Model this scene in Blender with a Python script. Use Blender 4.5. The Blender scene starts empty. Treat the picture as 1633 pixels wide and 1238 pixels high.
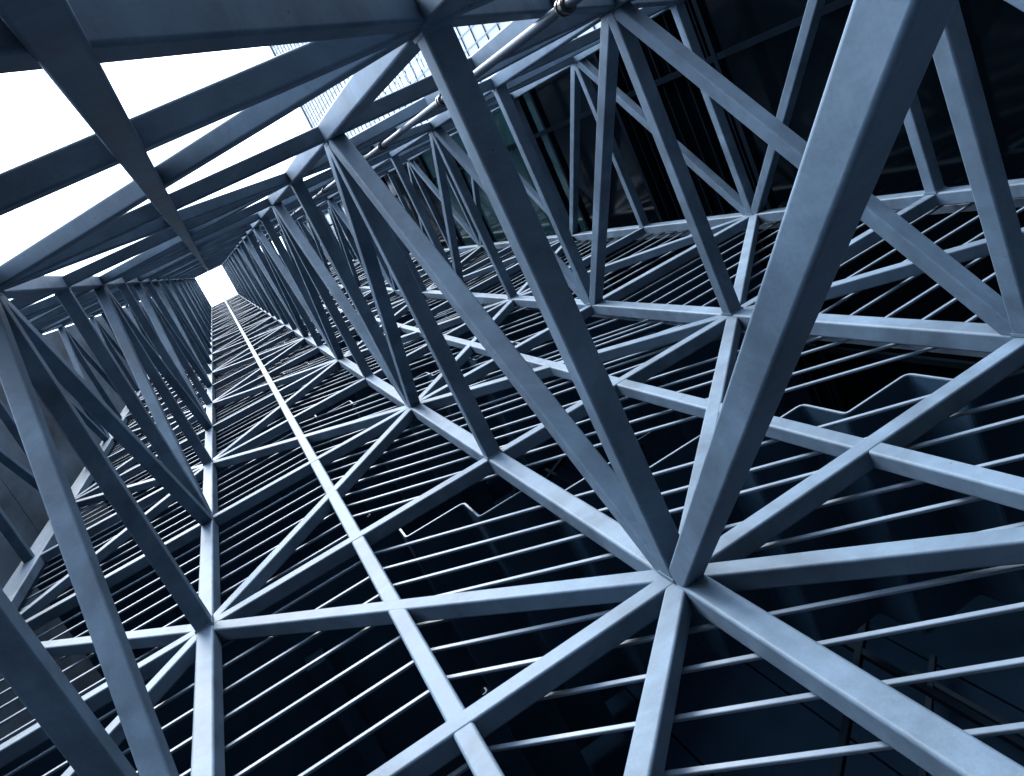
import bpy, bmesh, math, random
from mathutils import Vector, Matrix
random.seed(4)

# ------------------------------------------------------------------ camera
S = bpy.context.scene
C = S.collection
P = 1.4                       # storey row pitch of the frame, metres
HB = 0.4415836 * P            # half bay, metres
DP = 0.936241 * P             # depth between the two layers
Z0 = 1.40                     # height of row 0 above the ground
ROWS = 26
def W(x, y, z):               # lattice units -> world (x half bays, y 0 inner .. 1 outer, z rows)
    return Vector((x * HB, -(y * 1.062 - .031) * DP, z * P + Z0))

cam_d = bpy.data.cameras.new('camera'); cam = bpy.data.objects.new('camera', cam_d); C.objects.link(cam)
right = Vector((0.8412595, 0.4197679, -0.3407012))
down = Vector((-0.4833535, 0.8662852, -0.1261722))
fwd = Vector((0.2421813, 0.2708227, 0.9316669))
M = Matrix((right, -down, -fwd)).transposed().to_4x4()
M.translation = Vector((0.0112466 * P, -0.7693471 * P, -0.1805328 * P + Z0))
cam.matrix_world = M
cam_d.sensor_fit = 'HORIZONTAL'; cam_d.sensor_width = 36
cam_d.lens = 36 * 1309.07 / 1633
cam_d.clip_start = 0.02; cam_d.clip_end = 5000
S.camera = cam

# ------------------------------------------------------------------ world, sun, exposure
SUN_EL, SUN_AZ = math.radians(47), math.radians(-98)     # azimuth measured from +x
sdir = Vector((math.cos(SUN_EL) * math.cos(SUN_AZ), math.cos(SUN_EL) * math.sin(SUN_AZ), math.sin(SUN_EL)))
w = bpy.data.worlds.new('World'); S.world = w; w.use_nodes = True
nt = w.node_tree; nt.nodes.clear()
sky = nt.nodes.new('ShaderNodeTexSky'); sky.sky_type = 'NISHITA'; sky.sun_disc = False
sky.sun_elevation = SUN_EL
sky.sun_rotation = math.atan2(sdir.x, sdir.y)
sky.dust_density = 3.0; sky.air_density = 1.0
mix = nt.nodes.new('ShaderNodeMix'); mix.data_type = 'RGBA'
mix.inputs[0].default_value = 0.86
mix.inputs[7].default_value = (8.3, 10.3, 13.0, 1)       # even cloud cover
bg = nt.nodes.new('ShaderNodeBackground'); bg.inputs[1].default_value = 0.15
out = nt.nodes.new('ShaderNodeOutputWorld')
nt.links.new(sky.outputs[0], mix.inputs[6]); nt.links.new(mix.outputs[2], bg.inputs[0]); nt.links.new(bg.outputs[0], out.inputs[0])
sd = bpy.data.lights.new('sun', 'SUN'); sun = bpy.data.objects.new('sun', sd); C.objects.link(sun)
sd.energy = 3.2; sd.angle = math.radians(32); sd.color = (1.0, 0.94, 0.86)
sun.rotation_euler = (-sdir).to_track_quat('-Z', 'Y').to_euler(); sun.location = (-30, -30, 60)
S.view_settings.view_transform = 'Standard'; S.view_settings.look = 'None'
S.view_settings.exposure = 2.16; S.view_settings.gamma = 1.0; S.view_settings.use_curve_mapping = False
try:
    S.cycles.max_bounces = 8; S.cycles.diffuse_bounces = 3; S.cycles.glossy_bounces = 4
except Exception: pass

# ------------------------------------------------------------------ materials
def mat(name, col, rough=.45, metal=0., var=.25, vscale=3., spots=0., bump=.0, bscale=60., spec=.5, streak=0., tint=None, wear=0.):
    m = bpy.data.materials.new(name); m.use_nodes = True
    t = m.node_tree; b = t.nodes['Principled BSDF']; L = t.links
    b.inputs['Roughness'].default_value = rough; b.inputs['Metallic'].default_value = metal
    b.inputs['Specular IOR Level'].default_value = spec
    if tint: b.inputs['Specular Tint'].default_value = (*tint, 1)
    geo = t.nodes.new('ShaderNodeNewGeometry')
    n1 = t.nodes.new('ShaderNodeTexNoise'); n1.inputs['Scale'].default_value = vscale; n1.inputs['Detail'].default_value = 6
    n1.inputs['Roughness'].default_value = .62
    mp = t.nodes.new('ShaderNodeMapping'); mp.inputs['Scale'].default_value = (1, 1, 1 if not streak else streak)
    L.new(geo.outputs['Position'], mp.inputs[0]); L.new(mp.outputs[0], n1.inputs['Vector'])
    r = t.nodes.new('ShaderNodeMapRange'); r.inputs[1].default_value = .3; r.inputs[2].default_value = .7
    r.inputs[3].default_value = 1 - var; r.inputs[4].default_value = 1 + var * .6
    L.new(n1.outputs[0], r.inputs[0])
    mu = t.nodes.new('ShaderNodeMix'); mu.data_type = 'RGBA'; mu.blend_type = 'MULTIPLY'; mu.inputs[0].default_value = 1
    mu.inputs[6].default_value = (*col, 1); L.new(r.outputs[0], mu.inputs[7])
    last = mu.outputs[2]
    if wear:
        n3 = t.nodes.new('ShaderNodeTexNoise'); n3.inputs['Scale'].default_value = 1.7; n3.inputs['Detail'].default_value = 8; n3.inputs['Roughness'].default_value = .7
        n3.inputs['Distortion'].default_value = .8
        L.new(geo.outputs['Position'], n3.inputs['Vector'])
        r3 = t.nodes.new('ShaderNodeMapRange'); r3.inputs[1].default_value = .42; r3.inputs[2].default_value = .66; r3.inputs[3].default_value = 1; r3.inputs[4].default_value = 1 - wear
        L.new(n3.outputs[0], r3.inputs[0])
        n4 = t.nodes.new('ShaderNodeTexNoise'); n4.inputs['Scale'].default_value = 210; n4.inputs['Detail'].default_value = 3
        L.new(geo.outputs['Position'], n4.inputs['Vector'])
        r4 = t.nodes.new('ShaderNodeMapRange'); r4.inputs[1].default_value = .3; r4.inputs[2].default_value = .75; r4.inputs[3].default_value = 1.05; r4.inputs[4].default_value = .92
        L.new(n4.outputs[0], r4.inputs[0])
        mw = t.nodes.new('ShaderNodeMath'); mw.operation = 'MULTIPLY'; L.new(r3.outputs[0], mw.inputs[0]); L.new(r4.outputs[0], mw.inputs[1])
        m5 = t.nodes.new('ShaderNodeMix'); m5.data_type = 'RGBA'; m5.blend_type = 'MULTIPLY'; m5.inputs[0].default_value = 1
        L.new(last, m5.inputs[6]); L.new(mw.outputs[0], m5.inputs[7]); last = m5.outputs[2]
    if spots:
        v = t.nodes.new('ShaderNodeTexVoronoi'); v.inputs['Scale'].default_value = 24; v.inputs['Randomness'].default_value = 1
        L.new(geo.outputs['Position'], v.inputs['Vector'])
        lt = t.nodes.new('ShaderNodeMapRange'); lt.inputs[1].default_value = .05; lt.inputs[2].default_value = .085
        lt.inputs[3].default_value = 1; lt.inputs[4].default_value = 0; L.new(v.outputs['Distance'], lt.inputs[0])
        sp = t.nodes.new('ShaderNodeSeparateColor'); L.new(v.outputs['Color'], sp.inputs[0])
        th = t.nodes.new('ShaderNodeMath'); th.operation = 'GREATER_THAN'; th.inputs[1].default_value = .78
        L.new(sp.outputs[0], th.inputs[0])
        mm = t.nodes.new('ShaderNodeMath'); mm.operation = 'MULTIPLY'; L.new(lt.outputs[0], mm.inputs[0]); L.new(th.outputs[0], mm.inputs[1])
        m3 = t.nodes.new('ShaderNodeMath'); m3.operation = 'MULTIPLY'; m3.inputs[1].default_value = spots; L.new(mm.outputs[0], m3.inputs[0])
        mx = t.nodes.new('ShaderNodeMix'); mx.data_type = 'RGBA'; mx.inputs[7].default_value = (.018, .022, .028, 1)
        L.new(m3.outputs[0], mx.inputs[0]); L.new(last, mx.inputs[6]); last = mx.outputs[2]
    L.new(last, b.inputs['Base Color'])
    rr = t.nodes.new('ShaderNodeMapRange'); rr.inputs[3].default_value = max(.02, rough - .1); rr.inputs[4].default_value = rough + .12
    L.new(n1.outputs[0], rr.inputs[0]); L.new(rr.outputs[0], b.inputs['Roughness'])
    if bump:
        n2 = t.nodes.new('ShaderNodeTexNoise'); n2.inputs['Scale'].default_value = bscale; n2.inputs['Detail'].default_value = 4
        L.new(geo.outputs['Position'], n2.inputs['Vector'])
        bp = t.nodes.new('ShaderNodeBump'); bp.inputs['Strength'].default_value = bump; bp.inputs['Distance'].default_value = .004
        L.new(n2.outputs[0], bp.inputs['Height']); L.new(bp.outputs[0], b.inputs['Normal'])
    return m
STEEL = mat('painted_steel', (.086, .130, .184), rough=.54, wear=.42, var=.26, vscale=6, spots=.7, bump=.3, bscale=17, spec=.16, tint=(.8, .9, 1))
BAR = mat('bar_paint', (.105, .142, .19), rough=.45, var=.2, vscale=9, bump=.1, spec=.25, tint=(.8, .9, 1))
STAIR = mat('stair_plate', (.017, .037, .062), rough=.38, var=.3, vscale=4, bump=.15, bscale=20, spec=.12, tint=(.5, .75, 1))
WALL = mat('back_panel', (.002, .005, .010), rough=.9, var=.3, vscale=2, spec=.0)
CONC = mat('concrete', (.085, .120, .160), rough=.85, var=.75, vscale=1.6, bump=.5, bscale=35, streak=.3, spec=.1)
DGLASS = mat('dark_glass', (.0008, .0018, .003), rough=.07, var=.3, vscale=1.2, spec=.2, tint=(.6, .85, 1))
TGLASS = mat('teal_glass', (.008, .026, .031), rough=.08, var=.3, vscale=1.5, spec=.3, tint=(.6, .9, 1))
FRAME = mat('window_frame_metal', (.004, .007, .011), rough=.8, var=.2, spec=.0)
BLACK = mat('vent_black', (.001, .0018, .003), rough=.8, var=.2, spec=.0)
PALE = mat('pale_cladding', (.15, .165, .185), rough=.5, var=.06, vscale=.2)
LINE = mat('mullion_grey', (.055, .065, .08), rough=.5, var=.1)
BGLASS = mat('far_window_glass', (.12, .155, .2), rough=.25, var=.15, vscale=.3)
ASPH = mat('paving', (.018, .02, .023), rough=.9, var=.3, vscale=1.5)
PIPE = mat('pipe_paint', (.026, .04, .06), rough=.5, var=.25, vscale=8, spec=.15, tint=(.7, .85, 1))
RUBBER = mat('black_coupling', (.02, .024, .03), rough=.4, var=.2)

# ------------------------------------------------------------------ helpers
def link(name, me, parent=None, loc=(0, 0, 0), kind=None):
    o = bpy.data.objects.new(name, me); C.objects.link(o); o.location = loc
    if parent: o.parent = parent
    if kind: o['kind'] = kind
    return o
def thing(name, label, cat, loc=(0, 0, 0), group=None):
    o = link(name, None, None, loc); o['label'] = label; o['category'] = cat
    if group: o['group'] = group
    return o
def mesh(verts, faces, m, smooth=False):
    me = bpy.data.meshes.new('m'); me.from_pydata(verts, [], faces); me.materials.append(m)
    bm = bmesh.new(); bm.from_mesh(me); bmesh.ops.recalc_face_normals(bm, faces=bm.faces)
    bm.to_mesh(me); bm.free()
    if smooth:
        for f in me.polygons: f.use_smooth = True
    return me
def rrect(a, b, r, seg=2):    # rounded rectangle, half sizes a, b
    pts = []
    for cx, cy, a0 in ((a - r, b - r, 0), (-a + r, b - r, 90), (-a + r, -b + r, 180), (a - r, -b + r, 270)):
        for i in range(seg + 1):
            t = math.radians(a0 + 90 * i / seg); pts.append((cx + r * math.cos(t), cy + r * math.sin(t)))
    return pts
_cache = {}
def beam_mesh(d, hint, wid, dep, m, r=.0075, seg=3):
    """box section from the origin along d; `wid` across hint x d, `dep` along hint"""
    key = (tuple(round(v, 4) for v in d), tuple(round(v, 4) for v in hint), wid, dep, m.name, r, seg)
    if key in _cache: return _cache[key]
    d = Vector(d); L = d.length; f = d.normalized(); h = Vector(hint)
    h = (h - f * h.dot(f)).normalized(); s = f.cross(h)
    pts = rrect(wid / 2, dep / 2, r, seg); n = len(pts)
    vs = [s * px + h * py for px, py in pts] + [s * px + h * py + d for px, py in pts]
    fs = [(i, (i + 1) % n, n + (i + 1) % n, n + i) for i in range(n)] + [tuple(range(n))[::-1], tuple(range(n, 2 * n))]
    me = mesh(vs, fs, m)
    if seg >= 2:
        nr = []
        for k in range(4):
            for i in range(seg + 1):
                t = math.radians(90 * k + 90 * i / seg); nr.append(s * math.cos(t) + h * math.sin(t))
        ln = [None] * len(me.loops)
        for p in me.polygons:
            p.use_smooth = True
            for li in p.loop_indices:
                ln[li] = nr[me.loops[li].vertex_index % n] if len(p.vertices) == 4 else p.normal.copy()
        me.normals_split_custom_set(ln)
    _cache[key] = me; return me
def beam(name, a, b, hint, wid, dep, m, parent, r=.0075, seg=3):
    a, b = Vector(a), Vector(b)
    return link(name, beam_mesh(b - a, hint, wid, dep, m, r, seg), parent, a)
def box_mesh(lo, hi, m):
    x0, y0, z0 = lo; x1, y1, z1 = hi
    v = [(x0, y0, z0), (x1, y0, z0), (x1, y1, z0), (x0, y1, z0), (x0, y0, z1), (x1, y0, z1), (x1, y1, z1), (x0, y1, z1)]
    return mesh(v, [(0, 3, 2, 1), (4, 5, 6, 7), (0, 1, 5, 4), (1, 2, 6, 5), (2, 3, 7, 6), (3, 0, 4, 7)], m)
def box(name, lo, hi, m, parent=None, kind=None):
    lo, hi = Vector(lo), Vector(hi); c = Vector(((lo.x + hi.x) / 2, (lo.y + hi.y) / 2, lo.z))
    return link(name, box_mesh(lo - c, hi - c, m), parent, c, kind)

YH = Vector((0, -1, 0)); XH = Vector((1, 0, 0))
TOPZ = ROWS * P + Z0

# ------------------------------------------------------------------ ground
g = link('ground', mesh([(-400, -400, 0), (400, -400, 0), (400, 400, 0), (-400, 400, 0)], [(0, 1, 2, 3)], ASPH), kind='structure')

# ------------------------------------------------------------------ the steel frame: one welded thing
fr = thing('steel_space_frame', 'tall blue-grey welded box-section space frame rising to the sky', 'steel frame')
CH, MI, HZ, DG, ST, WB = .067, .053, .058, .055, .064, .061
cols = (-3, -1, 1, 3, 5)
for x in cols:
    wide = .15 if x == -3 else CH
    beam('chord', W(x, 0, -1), W(x, 0, ROWS), YH, wide, CH, STEEL, fr, r=.009, seg=3)
    beam('chord', W(x, 1, -1), W(x, 1, ROWS), YH, CH + .004, CH + .002, STEEL, fr, r=.009, seg=3)
for x in (0, 2):
    beam('mullion', W(x, 0, -1), W(x, 0, ROWS), YH, MI, MI, STEEL, fr, r=.008, seg=3)
    beam('mullion', W(x, 1, -1), W(x, 1, ROWS), YH, .052, CH - .002, STEEL, fr, r=.008, seg=3)
for r in range(-1, ROWS + 1):
    for i in range(4):
        xa, xb = cols[i], cols[i + 1]
        for y in (0, 1):
            beam('horizontal_rail', W(xa, y, r), W(xb, y, r), YH, HZ - .002 * y, HZ - .002 * y, STEEL, fr)
            if r < ROWS:
                # diagonals meet at even rows on columns -1 and 3, at odd rows on columns -3, 1 and 5
                ea = xa in (-1, 3)
                if (r % 2 == 0) == ea: a, b = W(xa, y, r), W(xb, y, r + 1)
                else: a, b = W(xb, y, r), W(xa, y, r + 1)
                beam('diagonal_brace', a, b, YH, DG - .002 * y, DG - .002 * y, STEEL, fr)
for x in cols:
    for r in range(-1, ROWS + 1):
        beam('cross_strut', W(x, 0, r), W(x, 1, r), XH, ST, ST, STEEL, fr)
        if r < ROWS:
            if r % 2 == 0: a, b = W(x, 1, r), W(x, 0, r + 1)
            else: a, b = W(x, 0, r), W(x, 1, r + 1)
            beam('web_brace', a, b, XH, WB, WB, STEEL, fr)

# fillet welds where the nearest cross struts land on the chords
def weld_mesh(sgn):
    a, b, h = CH / 2 + .0012, ST / 2 + .007, .008
    n = 40; ring0, ring1 = [], []
    for i in range(n):
        t = 2 * math.pi * i / n; c, q = math.cos(t), math.sin(t); e = max(abs(c), abs(q)); j = random.uniform(-.0012, .0012)
        ring0.append((c / e * a, 0, q / e * (b + j))); ring1.append((c / e * (a - .0008), -sgn * h, q / e * (b - .0055 + j * .5)))
    vs = ring0 + ring1
    fs = [(i, (i + 1) % n, n + (i + 1) % n, n + i) for i in range(n)] + [tuple(range(n, 2 * n))]
    return mesh(vs, fs, STEEL)
wi, wo = weld_mesh(1), weld_mesh(-1)
for x in cols[1:]:
    for r in range(0, 6):
        p = W(x, 0, r); link('weld_bead', wi, fr, (p.x, p.y - CH / 2 + .001, p.z))
        p = W(x, 1, r); link('weld_bead', wo, fr, (p.x, p.y + CH / 2, p.z))

# ------------------------------------------------------------------ bar screens and balustrade behind the inner layer
SP = 2.1 * P / 17; YB = .095          # spacing and depth of the bars
XR = 3.15 * HB
def screen(label, x0, x1, drop, phase, near_rows, skip=()):
    t = thing('bar_screen', label, 'bar screen', (x0, YB, Z0), 'bar screens behind the frame')
    n0, n1 = -6, int(ROWS * P / SP)
    near = beam_mesh((x1 - x0, 0, -drop), YH, .0145, .009, BAR, .0015, 1)
    far = bmesh.new()
    for k in range(n0, n1):
        if k % 17 in skip: continue
        z = k * SP + phase
        jz = random.uniform(-.003, .003); 
        if k < near_rows * 8:
            link('bar', near, t, (0, 0, z + jz)).rotation_euler = (random.uniform(-.02, .02), random.uniform(-.0012, .0012), random.uniform(-.001, .001))
        else:
            tmp = near.copy(); tmp.transform(Matrix.Translation((0, 0, z + jz))); far.from_mesh(tmp); bpy.data.meshes.remove(tmp)
    me = bpy.data.meshes.new('m'); far.to_mesh(me); far.free(); me.materials.append(BAR)
    link('bar', me, t, kind='stuff')
    for xx, dz in ((.007, 0), (x1 - x0 - .007, -drop)):
        link('end_post', box_mesh((-.006, .022, -1.3), (.006, .06, ROWS * P), BAR), t, (xx, 0, 0))
    return t
screen('level pale bars behind the frame, beside the concrete wall', -3.05 * HB, -.012 * HB, 0, -.02, 16)
screen('raked pale bars sloping down to the right behind the frame', .012 * HB, XR - .01, 1.08 * P, .0, 18, (0, 1))
screen('level pale bars behind the frame, beside the dark glass wall', XR + .02, 5.15 * HB, 0, .05, 16)

# ------------------------------------------------------------------ stairs behind the bars
YS0, YS1, YS2 = .145, 1.03, 1.95
NR, GO, RI = 7, .43 * HB, .15 * P
def fold_profile(pts, rad=.02, seg=3):
    o = [Vector(pts[0])]
    for i in range(1, len(pts) - 1):
        p, a, b = Vector(pts[i]), Vector(pts[i - 1]), Vector(pts[i + 1])
        u = (a - p).normalized() * rad; v = (b - p).normalized() * rad
        for k in range(seg + 1):
            t = k / seg; o.append((p + u) * (1 - t) ** 2 + 2 * p * t * (1 - t) + (p + v) * t * t)
    o.append(Vector(pts[-1])); return o
def fold_mesh(pts, y0, y1, th, m):
    pr = fold_profile(pts); n = len(pr); nor = []
    for i in range(n):
        d = (pr[min(i + 1, n - 1)] - pr[max(i - 1, 0)]).normalized(); nor.append(Vector((-d.y, d.x)))
    vs = []
    for y in (y0, y1):
        for off in (0, th):
            for q, nn in zip(pr, nor): vs.append((q.x + nn.x * off, y, q.y + nn.y * off))
    A, B, Cc, D = 0, n, 2 * n, 3 * n; fs = []
    for i in range(n - 1):
        fs += [(A + i, A + i + 1, Cc + i + 1, Cc + i), (B + i, D + i, D + i + 1, B + i + 1), (A + i, B + i, B + i + 1, A + i + 1), (Cc + i, Cc + i + 1, D + i + 1, D + i)]
    fs += [(A, Cc, D, B), (A + n - 1, B + n - 1, D + n - 1, Cc + n - 1)]
    return mesh(vs, fs, m)
st = thing('staircase', 'dark folded-plate staircase zigzagging up behind the pale bars', 'staircase', (0, YS0, 0))
XL = .26 * HB
pts = [(XL - .03, 0)]
x, z = XL, 0.
for j in range(NR):
    pts.append((x, z)); z -= RI; pts.append((x, z)); x += GO
pts.append((x, z)); fm = fold_mesh(pts, 0, YS1 - YS0, .008, STAIR)
pts2 = [(XL - .03, 0)]; x, z = XL, 0.
for j in range(NR):
    pts2.append((x, z)); z += RI; pts2.append((x, z)); x += GO
pts2.append((x, z)); fm2 = fold_mesh(pts2, YS1 - YS0 + .03, YS2 - YS0, .008, STAIR)
edge = fold_mesh(pts, -.006, -.001, .008, BAR)  # added paler strip: sky reflection on the plate's front edge, put into colour
XE = XL + NR * GO
LX0, RX1 = -3.3 * HB, 5.22 * HB
landL = box_mesh((LX0, 0, 0), (XL - .03, YS2 - YS0, .05), STAIR)
landR = box_mesh((XE, 0, 0), (RX1, YS2 - YS0, .05), STAIR)
lbeam = box_mesh((-.04, .30, -.12), (.04, YS2 - YS0, -.002), STAIR)
rail = beam_mesh((NR * GO, 0, NR * RI), YH, .03, .03, FRAME, .006, 2)
post = box_mesh((-.012, -.012, 0), (.012, .012, .95), FRAME)
for k in range(-1, 12):
    zl = (2.18 + 2.1 * k) * P + Z0; zr = zl - 1.05 * P
    f_ = link('flight', fm, st, (0, 0, zl)); link('edge_sheen', edge, f_); link('flight', fm2, st, (0, 0, zl))
    link('landing', landL, st, (0, 0, zl)); link('landing', landR, st, (0, 0, zr))
    for xx in (-2.3 * HB, -.62 * HB): link('landing_beam', lbeam, st, (xx, 0, zl))
    for xx in (3.6 * HB, 4.7 * HB): link('landing_beam', lbeam, st, (xx, 0, zr))
    for q in (.06, YS2 - YS1 - .06):
        link('handrail', rail, st, (XL, YS1 - YS0 + .03 + q, zl + .95))
        for j in (0, 2, 4, 6): link('rail_post', post, st, (XL + (j + .5) * GO, YS1 - YS0 + .03 + q, zl + (j + 1) * RI))

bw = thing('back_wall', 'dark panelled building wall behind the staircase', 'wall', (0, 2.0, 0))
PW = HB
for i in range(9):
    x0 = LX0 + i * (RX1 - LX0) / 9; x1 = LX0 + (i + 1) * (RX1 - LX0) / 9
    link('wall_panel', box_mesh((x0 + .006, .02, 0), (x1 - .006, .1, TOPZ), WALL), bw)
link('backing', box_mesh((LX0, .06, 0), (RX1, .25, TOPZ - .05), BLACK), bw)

# ------------------------------------------------------------------ left concrete wall
cw = thing('concrete_wall', 'weathered grey concrete wall at the left end of the frame', 'wall', (-3.45 * HB, 0, 0))
cwx = -.0
pz = 2.0 * P
for k in range(14):
    link('concrete_panel', box_mesh((-.22, -1.02 * DP, .004), (0, 2.2, pz - .008), CONC), cw, (0, 0, k * pz))
link('core', box_mesh((-.20, -1.0 * DP, 0), (-.012, 2.19, TOPZ + .5), CONC), cw)

# ------------------------------------------------------------------ right glass wall
gx = 5.3 * HB
gw = thing('glass_wall', 'dark reflective glass wall with black vents at the right end of the frame', 'glass wall', (gx, 0, 0))
link('backing', box_mesh((.16, -1.06 * DP, 0), (.4, 2.2, TOPZ), BLACK), gw)
ysp = [2.1, 0.15 - .0, -.72 * DP, -1.05 * DP]
ysp = [-1.05 * DP, -.72 * DP, 0.10, 1.1, 2.1]
zb = [(-1, 1.03, 'd'), (1.03, 3.07, 'd'), (3.07, 4.05, 'v'), (4.05, 5.03, 'd'), (5.03, 5.2, 't'), (5.27, 7.1, 't')]
z = 7.1
while z < ROWS - .5:
    zb.append((z, z + 1.0, 'd' if random.random() < .5 else 't')); z += 1.0
slatv = box_mesh((0, -1.04 * DP, 0), (.05, 2.09, .012), FRAME)
for z0, z1, kd in zb:
    za, zc = z0 * P + Z0 + .022, z1 * P + Z0 - .022
    if kd == 'v':
        n = 9
        for i in range(n): link('vent_slat', slatv, gw, (.03, 0, za + (i + .5) * (zc - za) / n))
        link('vent_back', box_mesh((.12, -1.04 * DP, za), (.15, 2.09, zc), BLACK), gw)
    else:
        for i in range(4):
            link('pane', box_mesh((.03, ysp[i] + .02, za), (.045, ysp[i + 1] - .02, zc), DGLASS if kd == 'd' else TGLASS), gw, (0, 0, 0))
    link('transom', box_mesh((0, -1.055 * DP, -.022), (.1, 2.12, .022), FRAME), gw, (0, 0, z0 * P + Z0))
for yy in ysp[:-1]:
    link('window_mullion', box_mesh((.003, yy - .02, 0), (.098, yy + .02, TOPZ - .1), FRAME), gw)

# ------------------------------------------------------------------ pipe on the outer layer
px, py = 1.78, .96
R_ = .0145
def cyl_mesh(r, h, m, n=20):
    vs = [(r * math.cos(2 * math.pi * i / n), r * math.sin(2 * math.pi * i / n), zz) for zz in (0, h) for i in range(n)]
    fs = [(i, (i + 1) % n, n + (i + 1) % n, n + i) for i in range(n)] + [tuple(range(n))[::-1], tuple(range(n, 2 * n))]
    me = mesh(vs, fs, m)
    for p in me.polygons: p.use_smooth = len(p.vertices) == 4
    bm = bmesh.new(); bm.from_mesh(me)
    for e in bm.edges:
        if any(len(f.verts) > 4 for f in e.link_faces): e.smooth = False
    bm.to_mesh(me); bm.free(); return me
b0 = W(px, py, -1)
pp = thing('drain_pipe', 'round steel pipe with black couplings clipped inside the outer grid', 'pipe', b0)
link('pipe', cyl_mesh(R_, (ROWS + .8) * P, PIPE), pp)
cm = cyl_mesh(R_ + .006, .045, RUBBER); cm2 = cyl_mesh(R_ + .009, .010, RUBBER)
for i in range(30):
    zz = (2.24 + .85 * i) * P
    if zz < (ROWS + .7) * P:
        c = link('coupling', cm, pp, (0, 0, zz)); link('collar', cm2, c, (0, 0, .005)); link('collar', cm2, c, (0, 0, .033))

# ------------------------------------------------------------------ pale tower outside
ox = 40 * HB
ob = thing('office_tower', 'pale gridded office tower rising beyond the outer grid', 'building', (ox, 0, 0))
HT = 97.3 * P + Z0
y0, y1 = -27 * DP, 8.
link('wall', box_mesh((0, y0, 0), (20, y1, HT), PALE), ob)
link('parapet', box_mesh((-.25, y0 - .2, HT - .3), (20.2, y1 + .2, HT + .9), PALE), ob)
vm = box_mesh((-.07, -.04, 0), (-.004, .04, HT - .4), LINE)
yy = -6.0 * DP
k = 0
while yy - k * .79 * DP > y0 + .3:
    link('mullion', vm, ob, (0, yy - k * .79 * DP, 0)); k += 1
k = 1
while yy + k * .79 * DP < y1 - .3:
    link('mullion', vm, ob, (0, yy + k * .79 * DP, 0)); k += 1
hm = box_mesh((-.085, y0 + .1, -.035), (-.006, y1 - .1, .035), LINE)
zz = 2.
while zz < HT - 1: link('transom', hm, ob, (0, 0, zz)); zz += 1.7 * P

wpane = box_mesh((-.05, -.62 * DP, 0), (-.005, .0, 1.9 * P), BGLASS)
for i in range(9):
    for j in range(2):
        zz = (50.2 + 2.25 * i) * P + Z0
        link('window', wpane, ob, (0, -(7.02 + .79 * j) * DP, zz))
